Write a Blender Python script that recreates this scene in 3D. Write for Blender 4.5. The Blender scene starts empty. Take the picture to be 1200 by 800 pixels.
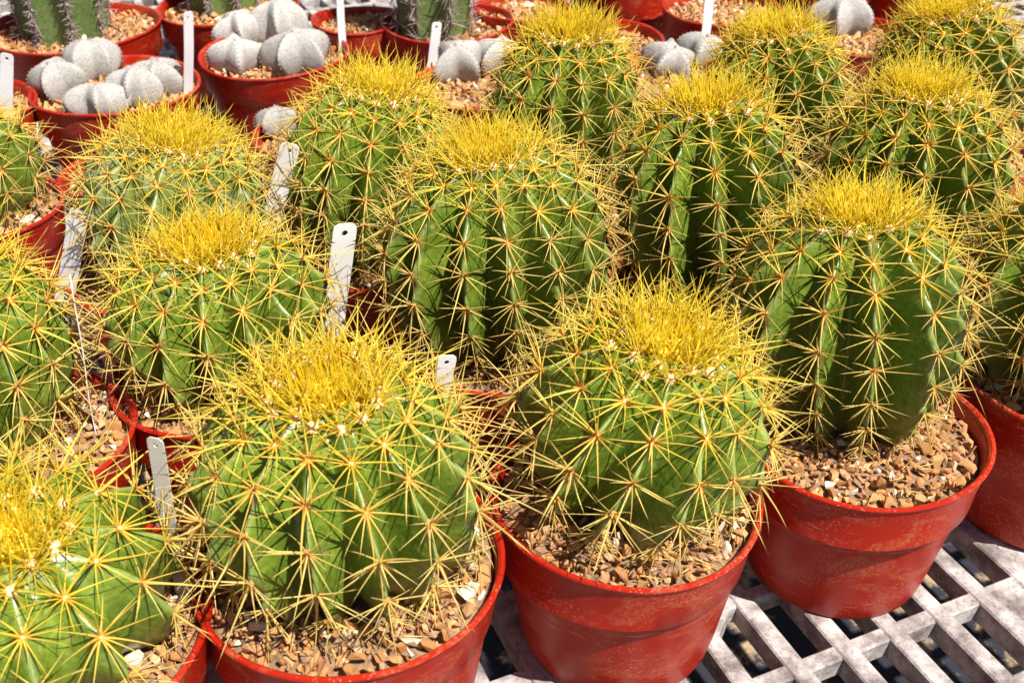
import bpy, bmesh, math, random
import numpy as np
from mathutils import Vector, Matrix, Quaternion

rnd = random.Random(11)
scene = bpy.context.scene
C = scene.collection
R_ = math.radians

# ------------------------------------------------------------------ camera
CAM_H = 0.70            # above the bench top (z = 0), metres
PITCH = R_(34.0)
FPX = 1250.0            # focal length in pixels of the 1200 px wide photograph
cam = bpy.data.cameras.new('camera')
camo = bpy.data.objects.new('camera', cam)
C.objects.link(camo)
cam.sensor_width = 36.0
cam.lens = 36.0 * FPX / 1200.0
cam.clip_start = 0.02
cam.clip_end = 400
camo.location = (0, 0, CAM_H)
camo.rotation_euler = (math.pi / 2 - PITCH, 0, 0)
cam.dof.use_dof = True
cam.dof.focus_distance = 0.88
cam.dof.aperture_fstop = 13
scene.camera = camo

# ------------------------------------------------------------------ light
SUN_EL, SUN_AZ = R_(60), R_(131)     # azimuth clockwise from +Y (away from the camera)
to_sun = Vector((math.sin(SUN_AZ) * math.cos(SUN_EL), math.cos(SUN_AZ) * math.cos(SUN_EL), math.sin(SUN_EL)))
world = bpy.data.worlds.new('World')
scene.world = world
world.use_nodes = True
wn = world.node_tree
bg = wn.nodes['Background']
sky = wn.nodes.new('ShaderNodeTexSky')
sky.sky_type = 'NISHITA'
sky.sun_disc = False
sky.sun_elevation = SUN_EL
sky.sun_rotation = SUN_AZ
wn.links.new(sky.outputs[0], bg.inputs[0])
bg.inputs[1].default_value = 0.053
sl = bpy.data.lights.new('sun', 'SUN')
sl.energy = 5.0
sl.angle = R_(0.53)
sl.color = (1.0, 0.96, 0.88)
so = bpy.data.objects.new('sun', sl)
C.objects.link(so)
so.rotation_euler = to_sun.to_track_quat('Z', 'Y').to_euler()
scene.view_settings.view_transform = 'Standard'
scene.view_settings.look = 'None'
scene.view_settings.exposure = 0.66
scene.view_settings.gamma = 1.0
scene.cycles.max_bounces = 6
scene.cycles.diffuse_bounces = 5
scene.cycles.glossy_bounces = 2
scene.cycles.transmission_bounces = 3
scene.cycles.caustics_reflective = False
scene.cycles.caustics_refractive = False


# ------------------------------------------------------------------ helpers
def ray(px, py):
    a, b = (px - 600) / FPX, (py - 400) / FPX
    return Vector((a, math.cos(PITCH) - b * math.sin(PITCH), -math.sin(PITCH) - b * math.cos(PITCH)))


CAMP = Vector((0, 0, CAM_H))


def at_z(px, py, z):
    d = ray(px, py)
    return CAMP + d * ((z - CAM_H) / d.z)


def at_y(px, py, y):
    d = ray(px, py)
    return CAMP + d * (y / d.y)


def link(o, parent=None):
    C.objects.link(o)
    if parent:
        o.parent = parent
    return o


def mesh(name, v, f, mats=(), smooth=True):
    m = bpy.data.meshes.new(name)
    m.from_pydata([tuple(p) for p in v], [], [tuple(q) for q in f])
    for k in mats:
        m.materials.append(k)
    if smooth:
        m.shade_smooth()
    else:
        m.shade_flat()
    return m


def sharp(me, ang=0.5):
    me.set_sharp_from_angle(angle=ang)
    return me


def obj(name, me, parent=None, basis=None):
    o = bpy.data.objects.new(name, me)
    link(o, parent)
    if basis is not None:
        o.matrix_basis = basis
    return o


def tag(o, label, cat, group=None, kind=None):
    if label:
        o['label'] = label
    if cat:
        o['category'] = cat
    if group:
        o['group'] = group
    if kind:
        o['kind'] = kind
    return o


# ------------------------------------------------------------------ materials
def mat(name):
    m = bpy.data.materials.new(name)
    m.use_nodes = True
    nt = m.node_tree
    b = nt.nodes['Principled BSDF']

    def N(t, **kw):
        n = nt.nodes.new(t)
        for k, v in kw.items():
            if k in n.bl_rna.properties:
                setattr(n, k, v)
            else:
                n.inputs[k.replace('_', ' ')].default_value = v
        return n
    return m, nt, b, N, nt.links.new


def ramp(N, stops, interp='LINEAR'):
    n = N('ShaderNodeValToRGB')
    cr = n.color_ramp
    cr.interpolation = interp
    while len(cr.elements) < len(stops):
        cr.elements.new(0.5)
    for e, (p, c) in zip(cr.elements, stops):
        e.position = p
        e.color = (*c, 1) if len(c) == 3 else c
    return n


def mix(N, L, fac, a, b, blend='MIX'):
    n = N('ShaderNodeMix', data_type='RGBA', blend_type=blend)
    for s, v in ((0, fac), (6, a), (7, b)):
        if hasattr(v, 'is_output') or isinstance(v, bpy.types.NodeSocket):
            L(v, n.inputs[s])
        elif s == 0:
            n.inputs[0].default_value = v
        else:
            n.inputs[s].default_value = (*v, 1)
    return n.outputs[2]


def math_(N, L, op, a, b=None):
    n = N('ShaderNodeMath', operation=op)
    for s, v in ((0, a), (1, b)):
        if v is None:
            continue
        if isinstance(v, bpy.types.NodeSocket):
            L(v, n.inputs[s])
        else:
            n.inputs[s].default_value = v
    return n.outputs[0]


def m_spine(name, young, old, base, tl=0.35, full=0.0):
    m, nt, b, N, L = mat(name)
    t = N('ShaderNodeAttribute', attribute_name='t')
    oi = N('ShaderNodeObjectInfo')
    sep = N('ShaderNodeSeparateColor')
    L(oi.outputs['Color'], sep.inputs[0])
    rv = N('ShaderNodeAttribute', attribute_name='rv')
    col = mix(N, L, sep.outputs[0], young, old)
    dk = mix(N, L, 1.0, col, (0.86, 0.76, 0.62), 'MULTIPLY')
    col = mix(N, L, rv.outputs['Fac'], col, dk)
    tb = ramp(N, [(full, (0.8,) * 3), (full + 0.10, (0.3,) * 3), (full + 0.26, (0, 0, 0))])
    L(t.outputs['Fac'], tb.inputs[0])
    col = mix(N, L, tb.outputs[0], col, base)
    tt = ramp(N, [(0.85, (0, 0, 0)), (1.0, (0.3,) * 3)])
    L(t.outputs['Fac'], tt.inputs[0])
    col = mix(N, L, tt.outputs[0], col, (0.62, 0.36, 0.13))
    L(col, b.inputs['Base Color'])
    b.inputs['Roughness'].default_value = 0.42
    tr = N('ShaderNodeBsdfTranslucent')
    L(col, tr.inputs[0])
    ms = N('ShaderNodeMixShader')
    ms.inputs[0].default_value = tl
    L(b.outputs[0], ms.inputs[1])
    L(tr.outputs[0], ms.inputs[2])
    L(ms.outputs[0], nt.nodes['Material Output'].inputs[0])
    return m


M_SPINE = m_spine('golden_spine', (0.97, 0.78, 0.05), (0.94, 0.75, 0.25), (0.88, 0.38, 0.03))
M_CROWN = m_spine('crown_spine', (0.99, 0.86, 0.08), (0.99, 0.80, 0.03), (0.99, 0.77, 0.02), 0.62, 0.08)
M_COLSPINE = m_spine('column_spine', (0.66, 0.54, 0.53), (0.66, 0.54, 0.53), (0.30, 0.19, 0.18))


def m_wool():
    m, nt, b, N, L = mat('areole_wool')
    oi = N('ShaderNodeObjectInfo')
    sep = N('ShaderNodeSeparateColor')
    L(oi.outputs['Color'], sep.inputs[0])
    r = ramp(N, [(0.0, (0.80, 0.62, 0.36)), (0.3, (0.74, 0.48, 0.23)), (0.55, (0.66, 0.33, 0.09)), (1.0, (0.52, 0.30, 0.12))])
    L(sep.outputs[0], r.inputs[0])
    L(r.outputs[0], b.inputs['Base Color'])
    b.inputs['Roughness'].default_value = 0.95
    return m


M_WOOL = m_wool()


def m_simple(name, a, bcol, scale, rough, bump=0.3, dist=0.002, thr=(0.35, 0.65)):
    m, nt, b, N, L = mat(name)
    tc = N('ShaderNodeTexCoord')
    n = N('ShaderNodeTexNoise', Scale=scale, Detail=8.0, Roughness=0.68)
    L(tc.outputs['Object'], n.inputs['Vector'])
    r = ramp(N, [(thr[0], a), (thr[1], bcol)])
    L(n.outputs[0], r.inputs[0])
    L(r.outputs[0], b.inputs['Base Color'])
    b.inputs['Roughness'].default_value = rough
    bp = N('ShaderNodeBump', Strength=bump, Distance=dist)
    L(n.outputs[0], bp.inputs['Height'])
    L(bp.outputs[0], b.inputs['Normal'])
    return m


def m_skin(name, c1, c2, bloom, cork, flecks=None, rough=0.3, scuff=0.60):
    m, nt, b, N, L = mat(name)
    tc = N('ShaderNodeTexCoord')
    oi = N('ShaderNodeObjectInfo')
    n1 = N('ShaderNodeTexNoise', noise_dimensions='3D', Scale=22.0, Detail=7.0, Roughness=0.68)
    L(tc.outputs['Object'], n1.inputs['Vector'])
    r1 = ramp(N, [(0.32, (0, 0, 0)), (0.68, (1, 1, 1))])
    L(n1.outputs[0], r1.inputs[0])
    col = mix(N, L, r1.outputs[0], c1, c2)
    # fine mottling
    n2 = N('ShaderNodeTexNoise', Scale=260.0, Detail=3.0)
    L(tc.outputs['Object'], n2.inputs['Vector'])
    r2 = ramp(N, [(0.35, (0.78, 0.78, 0.75)), (0.65, (1.18, 1.18, 1.1))])
    L(n2.outputs[0], r2.inputs[0])
    col = mix(N, L, 1.0, col, r2.outputs[0], 'MULTIPLY')
    # pale waxy crest of each rib
    cr = N('ShaderNodeAttribute', attribute_name='crest')
    n3 = N('ShaderNodeTexNoise', Scale=70.0, Detail=3.0)
    L(tc.outputs['Object'], n3.inputs['Vector'])
    rc = ramp(N, [(0.80, (0, 0, 0)), (1.0, (0.75,) * 3)])
    L(cr.outputs['Fac'], rc.inputs[0])
    f = math_(N, L, 'MULTIPLY', rc.outputs[0], n3.outputs[0])
    col = mix(N, L, f, col, bloom)
    # scuffed whitish hard-water marks
    n4 = N('ShaderNodeTexNoise', Scale=38.0, Detail=6.0, Roughness=0.72)
    L(tc.outputs['Object'], n4.inputs['Vector'])
    r4 = ramp(N, [(scuff, (0, 0, 0)), (scuff + 0.16, (0.42,) * 3)])
    L(n4.outputs[0], r4.inputs[0])
    col = mix(N, L, r4.outputs[0], col, bloom)
    # corky brown foot
    ht = N('ShaderNodeAttribute', attribute_name='ht')
    nsum = math_(N, L, 'ADD', ht.outputs['Fac'], math_(N, L, 'MULTIPLY', n1.outputs[0], 0.22))
    r5 = ramp(N, [(0.14, (0.9,) * 3), (0.27, (0.25,) * 3), (0.36, (0, 0, 0))])
    L(nsum, r5.inputs[0])
    col = mix(N, L, r5.outputs[0], col, cork)
    # small tan scars
    sc1 = N('ShaderNodeTexNoise', Scale=130.0, Detail=2.0, Roughness=0.4)
    L(tc.outputs['Object'], sc1.inputs['Vector'])
    sc2 = ramp(N, [(0.71, (0, 0, 0)), (0.75, (0.7,) * 3)])
    L(sc1.outputs[0], sc2.inputs[0])
    col = mix(N, L, sc2.outputs[0], col, (0.34, 0.25, 0.11))
    if flecks:
        vo = N('ShaderNodeTexNoise', Scale=420.0, Detail=2.0)
        L(tc.outputs['Object'], vo.inputs['Vector'])
        r6 = ramp(N, [(0.30, (0.2,) * 3), (0.62, (0.9,) * 3)])
        L(vo.outputs[0], r6.inputs[0])
        col = mix(N, L, r6.outputs[0], col, flecks)
    hs = N('ShaderNodeHueSaturation')
    L(col, hs.inputs['Color'])
    L(math_(N, L, 'ADD', math_(N, L, 'MULTIPLY', oi.outputs['Random'], 0.35), 0.83), hs.inputs['Value'])
    L(hs.outputs[0], b.inputs['Base Color'])
    rr = N('ShaderNodeMapRange', To_Min=rough - 0.05, To_Max=rough + 0.22)
    L(n4.outputs[0], rr.inputs[0])
    L(rr.outputs[0], b.inputs['Roughness'])
    bp = N('ShaderNodeBump', Strength=0.4, Distance=0.003)
    n5 = N('ShaderNodeTexNoise', Scale=90.0, Detail=4.0)
    L(tc.outputs['Object'], n5.inputs['Vector'])
    L(n5.outputs[0], bp.inputs['Height'])
    L(bp.outputs[0], b.inputs['Normal'])
    return m


M_SKIN = m_skin('barrel_skin', (0.088, 0.146, 0.014), (0.190, 0.268, 0.030), (0.44, 0.46, 0.18), (0.24, 0.20, 0.06), rough=0.24)
M_ASTROAREOLE = m_simple('bishop_cap_areole', (0.30, 0.20, 0.12), (0.50, 0.38, 0.26), 200, 0.95)
M_SKINPALE = m_skin('pale_barrel_skin', (0.10, 0.16, 0.022), (0.22, 0.28, 0.07), (0.56, 0.58, 0.36), (0.24, 0.20, 0.06), scuff=0.49)
M_COLUMN = m_skin('column_skin', (0.10, 0.16, 0.05), (0.17, 0.23, 0.07), (0.30, 0.22, 0.20), (0.25, 0.2, 0.12), rough=0.45)
M_ASTRO = m_skin('bishop_cap_skin', (0.20, 0.20, 0.16), (0.30, 0.275, 0.26), (0.52, 0.47, 0.44), (0.30, 0.25, 0.18), (0.50, 0.47, 0.45), rough=0.7)


def m_pot():
    m, nt, b, N, L = mat('red_pot_plastic')
    tc = N('ShaderNodeTexCoord')
    oi = N('ShaderNodeObjectInfo')
    cmb = N('ShaderNodeVectorMath', operation='ADD')
    L(tc.outputs['Object'], cmb.inputs[0])
    L(oi.outputs['Location'], cmb.inputs[1])
    col = (0.56, 0.026, 0.008)
    n1 = N('ShaderNodeTexNoise', Scale=9.0, Detail=3.0)
    L(cmb.outputs[0], n1.inputs['Vector'])
    c = mix(N, L, n1.outputs[0], (0.34, 0.010, 0.003), (0.50, 0.023, 0.005))
    # dusty smears
    mp = N('ShaderNodeMapping')
    mp.inputs['Scale'].default_value = (14, 14, 26)
    L(cmb.outputs[0], mp.inputs[0])
    n2 = N('ShaderNodeTexNoise', Scale=1.0, Detail=7.0, Roughness=0.68, Distortion=1.2)
    L(mp.outputs[0], n2.inputs['Vector'])
    r2 = ramp(N, [(0.50, (0, 0, 0)), (0.56, (0.5,) * 3), (0.72, (0.9,) * 3)])
    L(n2.outputs[0], r2.inputs[0])
    n2b = N('ShaderNodeTexNoise', Scale=330.0, Detail=4.0, Roughness=0.7)
    L(cmb.outputs[0], n2b.inputs['Vector'])
    r2b = ramp(N, [(0.40, (0.08,) * 3), (0.64, (1, 1, 1))])
    L(n2b.outputs[0], r2b.inputs[0])
    fd = math_(N, L, 'MULTIPLY', r2.outputs[0], r2b.outputs[0])
    c = mix(N, L, fd, c, (0.56, 0.17, 0.075))
    # dried water spots: pale rings
    vo = N('ShaderNodeTexVoronoi', Scale=300.0)
    L(cmb.outputs[0], vo.inputs['Vector'])
    r3 = ramp(N, [(0.12, (0.25,) * 3), (0.22, (0.75,) * 3), (0.30, (0, 0, 0))])
    L(vo.outputs['Distance'], r3.inputs[0])
    n3 = N('ShaderNodeTexNoise', Scale=18.0, Detail=3.0)
    L(cmb.outputs[0], n3.inputs['Vector'])
    r3b = ramp(N, [(0.44, (0, 0, 0)), (0.60, (0.8,) * 3)])
    L(n3.outputs[0], r3b.inputs[0])
    c = mix(N, L, math_(N, L, 'MULTIPLY', r3.outputs[0], r3b.outputs[0]), c, (0.70, 0.26, 0.18))
    # thin scratches
    w = N('ShaderNodeTexNoise', Scale=1.0, Detail=2.0)
    mp2 = N('ShaderNodeMapping')
    mp2.inputs['Scale'].default_value = (22, 60, 420)
    mp2.inputs['Rotation'].default_value = (0.3, 0.2, 0.4)
    L(cmb.outputs[0], mp2.inputs[0])
    L(mp2.outputs[0], w.inputs['Vector'])
    r4 = ramp(N, [(0.69, (0, 0, 0)), (0.73, (0.5,) * 3)])
    L(w.outputs[0], r4.inputs[0])
    c = mix(N, L, r4.outputs[0], c, (0.72, 0.33, 0.22))
    L(c, b.inputs['Base Color'])
    b.inputs['Specular IOR Level'].default_value = 0.32
    rr = math_(N, L, 'ADD', math_(N, L, 'MULTIPLY', fd, 0.4), 0.36)
    L(rr, b.inputs['Roughness'])
    tr = N('ShaderNodeBsdfTranslucent')
    tr.inputs[0].default_value = (0.9, 0.05, 0.01, 1)
    ms = N('ShaderNodeMixShader')
    ms.inputs[0].default_value = 0.10
    L(b.outputs[0], ms.inputs[1])
    L(tr.outputs[0], ms.inputs[2])
    L(ms.outputs[0], nt.nodes['Material Output'].inputs[0])
    bp = N('ShaderNodeBump', Strength=0.12, Distance=0.001)
    L(n2b.outputs[0], bp.inputs['Height'])
    L(bp.outputs[0], b.inputs['Normal'])
    return m


M_POT = m_pot()


def m_stone():
    m, nt, b, N, L = mat('gravel_stone')
    oi = N('ShaderNodeObjectInfo')
    ge = N('ShaderNodeNewGeometry')
    s = math_(N, L, 'FRACT', math_(N, L, 'ADD', oi.outputs['Random'], ge.outputs['Random Per Island']))
    r = ramp(N, [(0.0, (0.36, 0.15, 0.065)), (0.15, (0.58, 0.29, 0.115)), (0.33, (0.66, 0.38, 0.175)), (0.48, (0.46, 0.22, 0.09)),
                 (0.62, (0.68, 0.43, 0.23)), (0.72, (0.58, 0.30, 0.16)), (0.82, (0.55, 0.40, 0.29)), (0.90, (0.50, 0.26, 0.13)), (0.945, (0.76, 0.60, 0.44)), (0.965, (0.90, 0.87, 0.80))])
    L(s, r.inputs[0])
    tc = N('ShaderNodeTexCoord')
    n = N('ShaderNodeTexNoise', Scale=260.0, Detail=5.0, Roughness=0.65)
    L(tc.outputs['Object'], n.inputs['Vector'])
    r2 = ramp(N, [(0.3, (0.62, 0.56, 0.46)), (0.7, (1.24, 1.15, 0.95))])
    L(n.outputs[0], r2.inputs[0])
    c = mix(N, L, 1.0, r.outputs[0], r2.outputs[0], 'MULTIPLY')
    L(c, b.inputs['Base Color'])
    b.inputs['Roughness'].default_value = 0.9
    bp = N('ShaderNodeBump', Strength=0.5, Distance=0.0012)
    L(n.outputs[0], bp.inputs['Height'])
    L(bp.outputs[0], b.inputs['Normal'])
    return m


M_STONE = m_stone()


M_SOIL = m_simple('potting_grit', (0.16, 0.09, 0.05), (0.40, 0.24, 0.13), 180, 0.95)


def m_bench():
    m, nt, b, N, L = mat('weathered_bench_plastic')
    ge = N('ShaderNodeNewGeometry')
    n = N('ShaderNodeTexNoise', Scale=34.0, Detail=8.0, Roughness=0.7)
    L(ge.outputs['Position'], n.inputs['Vector'])
    r = ramp(N, [(0.36, (0.155, 0.125, 0.115)), (0.47, (0.30, 0.262, 0.25)), (0.62, (0.56, 0.515, 0.49))])
    L(n.outputs[0], r.inputs[0])
    n2 = N('ShaderNodeTexNoise', Scale=320.0, Detail=4.0, Roughness=0.7)
    L(ge.outputs['Position'], n2.inputs['Vector'])
    r2 = ramp(N, [(0.34, (0.42, 0.36, 0.34)), (0.46, (1, 1, 1))])
    L(n2.outputs[0], r2.inputs[0])
    c = mix(N, L, 0.7, r.outputs[0], r2.outputs[0], 'MULTIPLY')
    L(c, b.inputs['Base Color'])
    b.inputs['Roughness'].default_value = 0.75
    bp = N('ShaderNodeBump', Strength=0.35, Distance=0.001)
    L(n2.outputs[0], bp.inputs['Height'])
    L(bp.outputs[0], b.inputs['Normal'])
    return m


M_BENCH = m_bench()
M_GROUND = m_simple('sun_patched_ground', (0.020, 0.020, 0.032), (0.42, 0.30, 0.18), 11, 0.95, 0.6, 0.01, (0.50, 0.60))  # dark mat colour and tan noise patches paint in shade and sunlit spots


def m_tag(name, base, ink):
    m, nt, b, N, L = mat(name)
    tc = N('ShaderNodeTexCoord')
    mp = N('ShaderNodeMapping')
    mp.inputs['Scale'].default_value = (420, 160, 1)
    L(tc.outputs['Object'], mp.inputs[0])
    n = N('ShaderNodeTexNoise', Scale=1.0, Detail=3.0, Roughness=0.7)
    L(mp.outputs[0], n.inputs['Vector'])
    r = ramp(N, [(0.60, (0, 0, 0)), (0.68, (0.55,) * 3)])
    L(n.outputs[0], r.inputs[0])
    n2 = N('ShaderNodeTexNoise', Scale=30.0, Detail=4.0)
    L(tc.outputs['Object'], n2.inputs['Vector'])
    c0 = mix(N, L, n2.outputs[0], base, tuple(v * 0.88 for v in base))
    c = mix(N, L, r.outputs[0], c0, ink)
    L(c, b.inputs['Base Color'])
    b.inputs['Roughness'].default_value = 0.5
    return m


M_TAG = m_tag('white_tag_plastic', (0.90, 0.89, 0.89), (0.60, 0.58, 0.60))
M_TAGOLD = m_tag('weathered_tag_plastic', (0.62, 0.58, 0.55), (0.30, 0.26, 0.26))

# ------------------------------------------------------------------ ground, bench
g = obj('ground', mesh('ground', [(-60, -60, -0.75), (60, -60, -0.75), (60, 60, -0.75), (-60, 60, -0.75)], [(0, 1, 2, 3)], [M_GROUND]))
tag(g, None, None, kind='structure')

BA = R_(23.7)
EV = Vector((math.cos(BA), math.sin(BA), 0))      # across the slots
EU = Vector((math.sin(BA), -math.cos(BA), 0))     # along the slots
BM = Matrix((EU, EV, Vector((0, 0, 1)))).transposed()   # (u, v, z) -> world (left-handed: u x v = -z)


def uvbox(u0, u1, v0, v1, z0, z1, bev=0.0016):
    """a bevelled bar; the top and side edges carry a small chamfer"""
    b = bev
    v, f = [], []
    for (d, z) in ((0, z0), (0, z1 - b), (b, z1)):
        for (uu, vv) in ((u0 + d, v0 + d), (u1 - d, v0 + d), (u1 - d, v1 - d), (u0 + d, v1 - d)):
            v.append(EU * uu + EV * vv + Vector((0, 0, z)))
    for k in (0, 4):
        for i in range(4):
            j = (i + 1) % 4
            f.append((k + i, k + 4 + i, k + 4 + j, k + j))
    f.append((8, 11, 10, 9))
    f.append((0, 1, 2, 3))
    return v, f


bench = bpy.data.objects.new('slatted_bench', None)
link(bench)
tag(bench, 'pale weathered plastic bench top with long slots under the red pots', 'bench')
PITCHV, PITCHU, BARW, BANDW = 0.0484, 0.0818, 0.0175, 0.0147
V_EDGE, U_EDGE = 0.4797, -0.4346
VMIN, VMAX, UMIN, UMAX = -1.6, 2.6, -3.7, 0.45
k0 = int((VMIN - V_EDGE) / PITCHV)
k1 = int((VMAX - V_EDGE) / PITCHV)
for k in range(k0, k1 + 1):
    v0 = V_EDGE + PITCHV * k
    # bar runs from the right edge of one slot to the left edge of the next
    obj('long_bar', mesh('long_bar', *uvbox(UMIN, UMAX, v0, v0 + BARW, -0.022, 0.0), [M_BENCH], False), bench)
j0 = int((UMIN - U_EDGE) / PITCHU)
j1 = int((UMAX - U_EDGE) / PITCHU)
for j in range(j0, j1 + 1):
    u0 = U_EDGE + PITCHU * j
    obj('cross_bar', mesh('cross_bar', *uvbox(u0, u0 + BANDW, VMIN, VMAX, -0.020, -0.0014), [M_BENCH], False), bench)
# solid border plates and the corner gusset seen between the front pots
for (u0, u1, v0, v1) in ((U_EDGE + BANDW - 0.003, U_EDGE + BANDW + 0.0675, V_EDGE + 3 * PITCHV + BARW - 0.002, V_EDGE + 4 * PITCHV + 0.002),
                         (UMIN + 1.0, U_EDGE + 0.40, V_EDGE + 4 * PITCHV + BARW - 0.002, V_EDGE + 5 * PITCHV + 0.002)):
    obj('border_plate', mesh('border_plate', *uvbox(u0, u1, v0, v1, -0.019, -0.0022), [M_BENCH], False), bench)


def poly_prism(name, pts, z0, z1):
    n = len(pts)
    v = [(p[0], p[1], z0) for p in pts] + [(p[0], p[1], z1) for p in pts]
    f = [tuple(range(n - 1, -1, -1)), tuple(range(n, 2 * n))]
    f += [(i, (i + 1) % n, n + (i + 1) % n, n + i) for i in range(n)]
    return mesh(name, v, f, [M_BENCH], False)


gp = [(0.1885, 0.634), (0.1711, 0.5971), (0.150, 0.594), (0.158, 0.640), (0.176, 0.655)]
obj('gusset', poly_prism('gusset', gp[::-1] if False else gp, -0.021, -0.0006), bench)
# frame and legs that carry the top
for s in (-1.3, -0.1, 1.1, 2.3):
    obj('support_rail', mesh('support_rail', *uvbox(UMIN, UMAX, s, s + 0.05, -0.12, -0.0222), [M_BENCH], False), bench)
    for uu in (UMIN + 0.1, -1.7, UMAX - 0.15):
        obj('leg', mesh('leg', *uvbox(uu, uu + 0.05, s + 0.001, s + 0.049, -0.75, -0.1201), [M_BENCH], False), bench)

# ------------------------------------------------------------------ spines
class SpineMesh:
    def __init__(self, seed):
        self.r = random.Random(seed)
        self.v, self.f, self.t, self.rv, self.mi = [], [], [], [], []

    def spine(self, p, d, length, rad, bend, sides=3, segs=4, t1=1.0):
        """a tapered, slightly curved spine; bend is a vector added quadratically"""
        p, d = Vector(p), Vector(d).normalized()
        q = d.orthogonal().normalized()
        w = d.cross(q)
        b0 = len(self.v)
        rv = self.r.random() ** 2
        bend = Vector(bend)
        for s in range(segs):
            a = s / segs
            c = p + d * (length * a) + bend * (length * a * a)
            rr = rad * ((1.25 if s == 0 else 1.0) * (1 - a) ** 0.75)
            for k in range(sides):
                an = 2 * math.pi * k / sides
                self.v.append(c + q * (rr * math.cos(an)) + w * (rr * math.sin(an)))
                self.t.append(a * t1)
                self.rv.append(rv)
        self.v.append(p + d * length + bend * length)
        self.t.append(t1)
        self.rv.append(rv)
        tip = len(self.v) - 1
        for s in range(segs - 1):
            for k in range(sides):
                k2 = (k + 1) % sides
                a0 = b0 + s * sides
                self.f.append((a0 + k, a0 + k2, a0 + sides + k2, a0 + sides + k))
                self.mi.append(0)
        a0 = b0 + (segs - 1) * sides
        for k in range(sides):
            self.f.append((a0 + k, a0 + (k + 1) % sides, tip))
            self.mi.append(0)

    def pad(self, p, rx, ry, rz, mi=1):
        """a lumpy cushion of areole wool"""
        b0 = len(self.v)
        n, m = 8, 4
        p = Vector(p)
        for i in range(m):
            th = math.pi * 0.5 * i / m
            for k in range(n):
                an = 2 * math.pi * k / n
                j = self.r.uniform(0.8, 1.2)
                self.v.append(p + Vector((rx * j * math.cos(an) * math.cos(th), ry * j * math.sin(an) * math.cos(th), rz * j * math.sin(th))))
                self.t.append(0.5)
                self.rv.append(0)
        self.v.append(p + Vector((0, 0, rz)))
        self.t.append(0.5)
        self.rv.append(0)
        for i in range(m - 1):
            for k in range(n):
                k2 = (k + 1) % n
                self.f.append((b0 + i * n + k, b0 + i * n + k2, b0 + (i + 1) * n + k2, b0 + (i + 1) * n + k))
                self.mi.append(mi)
        for k in range(n):
            self.f.append((b0 + (m - 1) * n + k, b0 + (m - 1) * n + (k + 1) % n, b0 + m * n))
            self.mi.append(mi)

    def build(self, name, mats):
        me = mesh(name, self.v, self.f, mats)
        for nm, dat in (('t', self.t), ('rv', self.rv)):
            a = me.attributes.new(nm, 'FLOAT', 'POINT')
            a.data.foreach_set('value', dat)
        me.polygons.foreach_set('material_index', self.mi)
        me.update()
        return me


def cluster(kind, seed):
    S = SpineMesh(seed)
    r = S.r
    L0 = {'young': 0.033, 'mid': 0.0355, 'old': 0.0285}[kind]
    rad = 0.00074

    def add(phi, el, ln, k=1.0, droop=0.05):
        ph = R_(phi + r.uniform(-9, 9))
        e = R_(el + r.uniform(-8, 8))
        d = Vector((math.sin(ph) * math.cos(e), math.cos(ph) * math.cos(e), math.sin(e)))
        bend = Vector((r.gauss(0, .07), r.gauss(0, .06) - droop, r.uniform(-.14, .06)))
        ln *= r.uniform(0.35, 0.6) if r.random() < 0.06 else 1.0
        S.spine(Vector((d.x, d.y, 0)) * 0.0012, d, L0 * ln * r.uniform(0.82, 1.15), rad * k * r.uniform(0.85, 1.2), bend)
    if kind == 'young':
        for ph in (-160, -120, -80, -40, 5, 40, 80, 120, 160):
            add(ph, 32, 0.95)
        for ph in (0, 70, 140, 220, 290):
            add(ph + 20, 62, 1.22, 1.15, -0.10)
        S.pad((0, 0, -0.0005), 0.0043, 0.0048, 0.0048)
    elif kind == 'mid':
        for ph, l in ((-160, .85), (-128, .95), (-98, 1.05), (-70, 1.0), (-38, .75), (35, .75), (68, 1.0), (97, 1.05), (130, .95), (158, .85)):
            if r.random() < 0.92:
                add(ph, 20, l)
        add(180, 42, 1.3, 1.35, 0.16)
        add(-62, 50, 1.15, 1.2)
        add(60, 50, 1.15, 1.2)
        if r.random() < .7:
            add(0, 55, 0.95, 1.1)
        S.pad((0, 0, -0.0012), 0.0024, 0.0031, 0.0026)
    else:
        for ph, l in ((-165, .8), (-135, .9), (-105, 1.0), (-80, .85), (80, .85), (106, 1.0), (134, .9), (164, .8), (-50, .55), (48, .55)):
            if r.random() < 0.88:
                add(ph, 22, l, 0.9)
        add(180, 38, 1.25, 1.25, 0.14)
        if r.random() < .75:
            add(-75, 48, 1.0)
            add(75, 48, 1.0)
        S.pad((0, 0, -0.0012), 0.0020, 0.0026, 0.0020)
    return S.build('spine_cluster', [M_SPINE, M_WOOL])


CL = {k: [cluster(k, i * 17 + n) for i in range(nn)] for n, (k, nn) in enumerate((('young', 6), ('mid', 9), ('old', 8)))}


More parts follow.
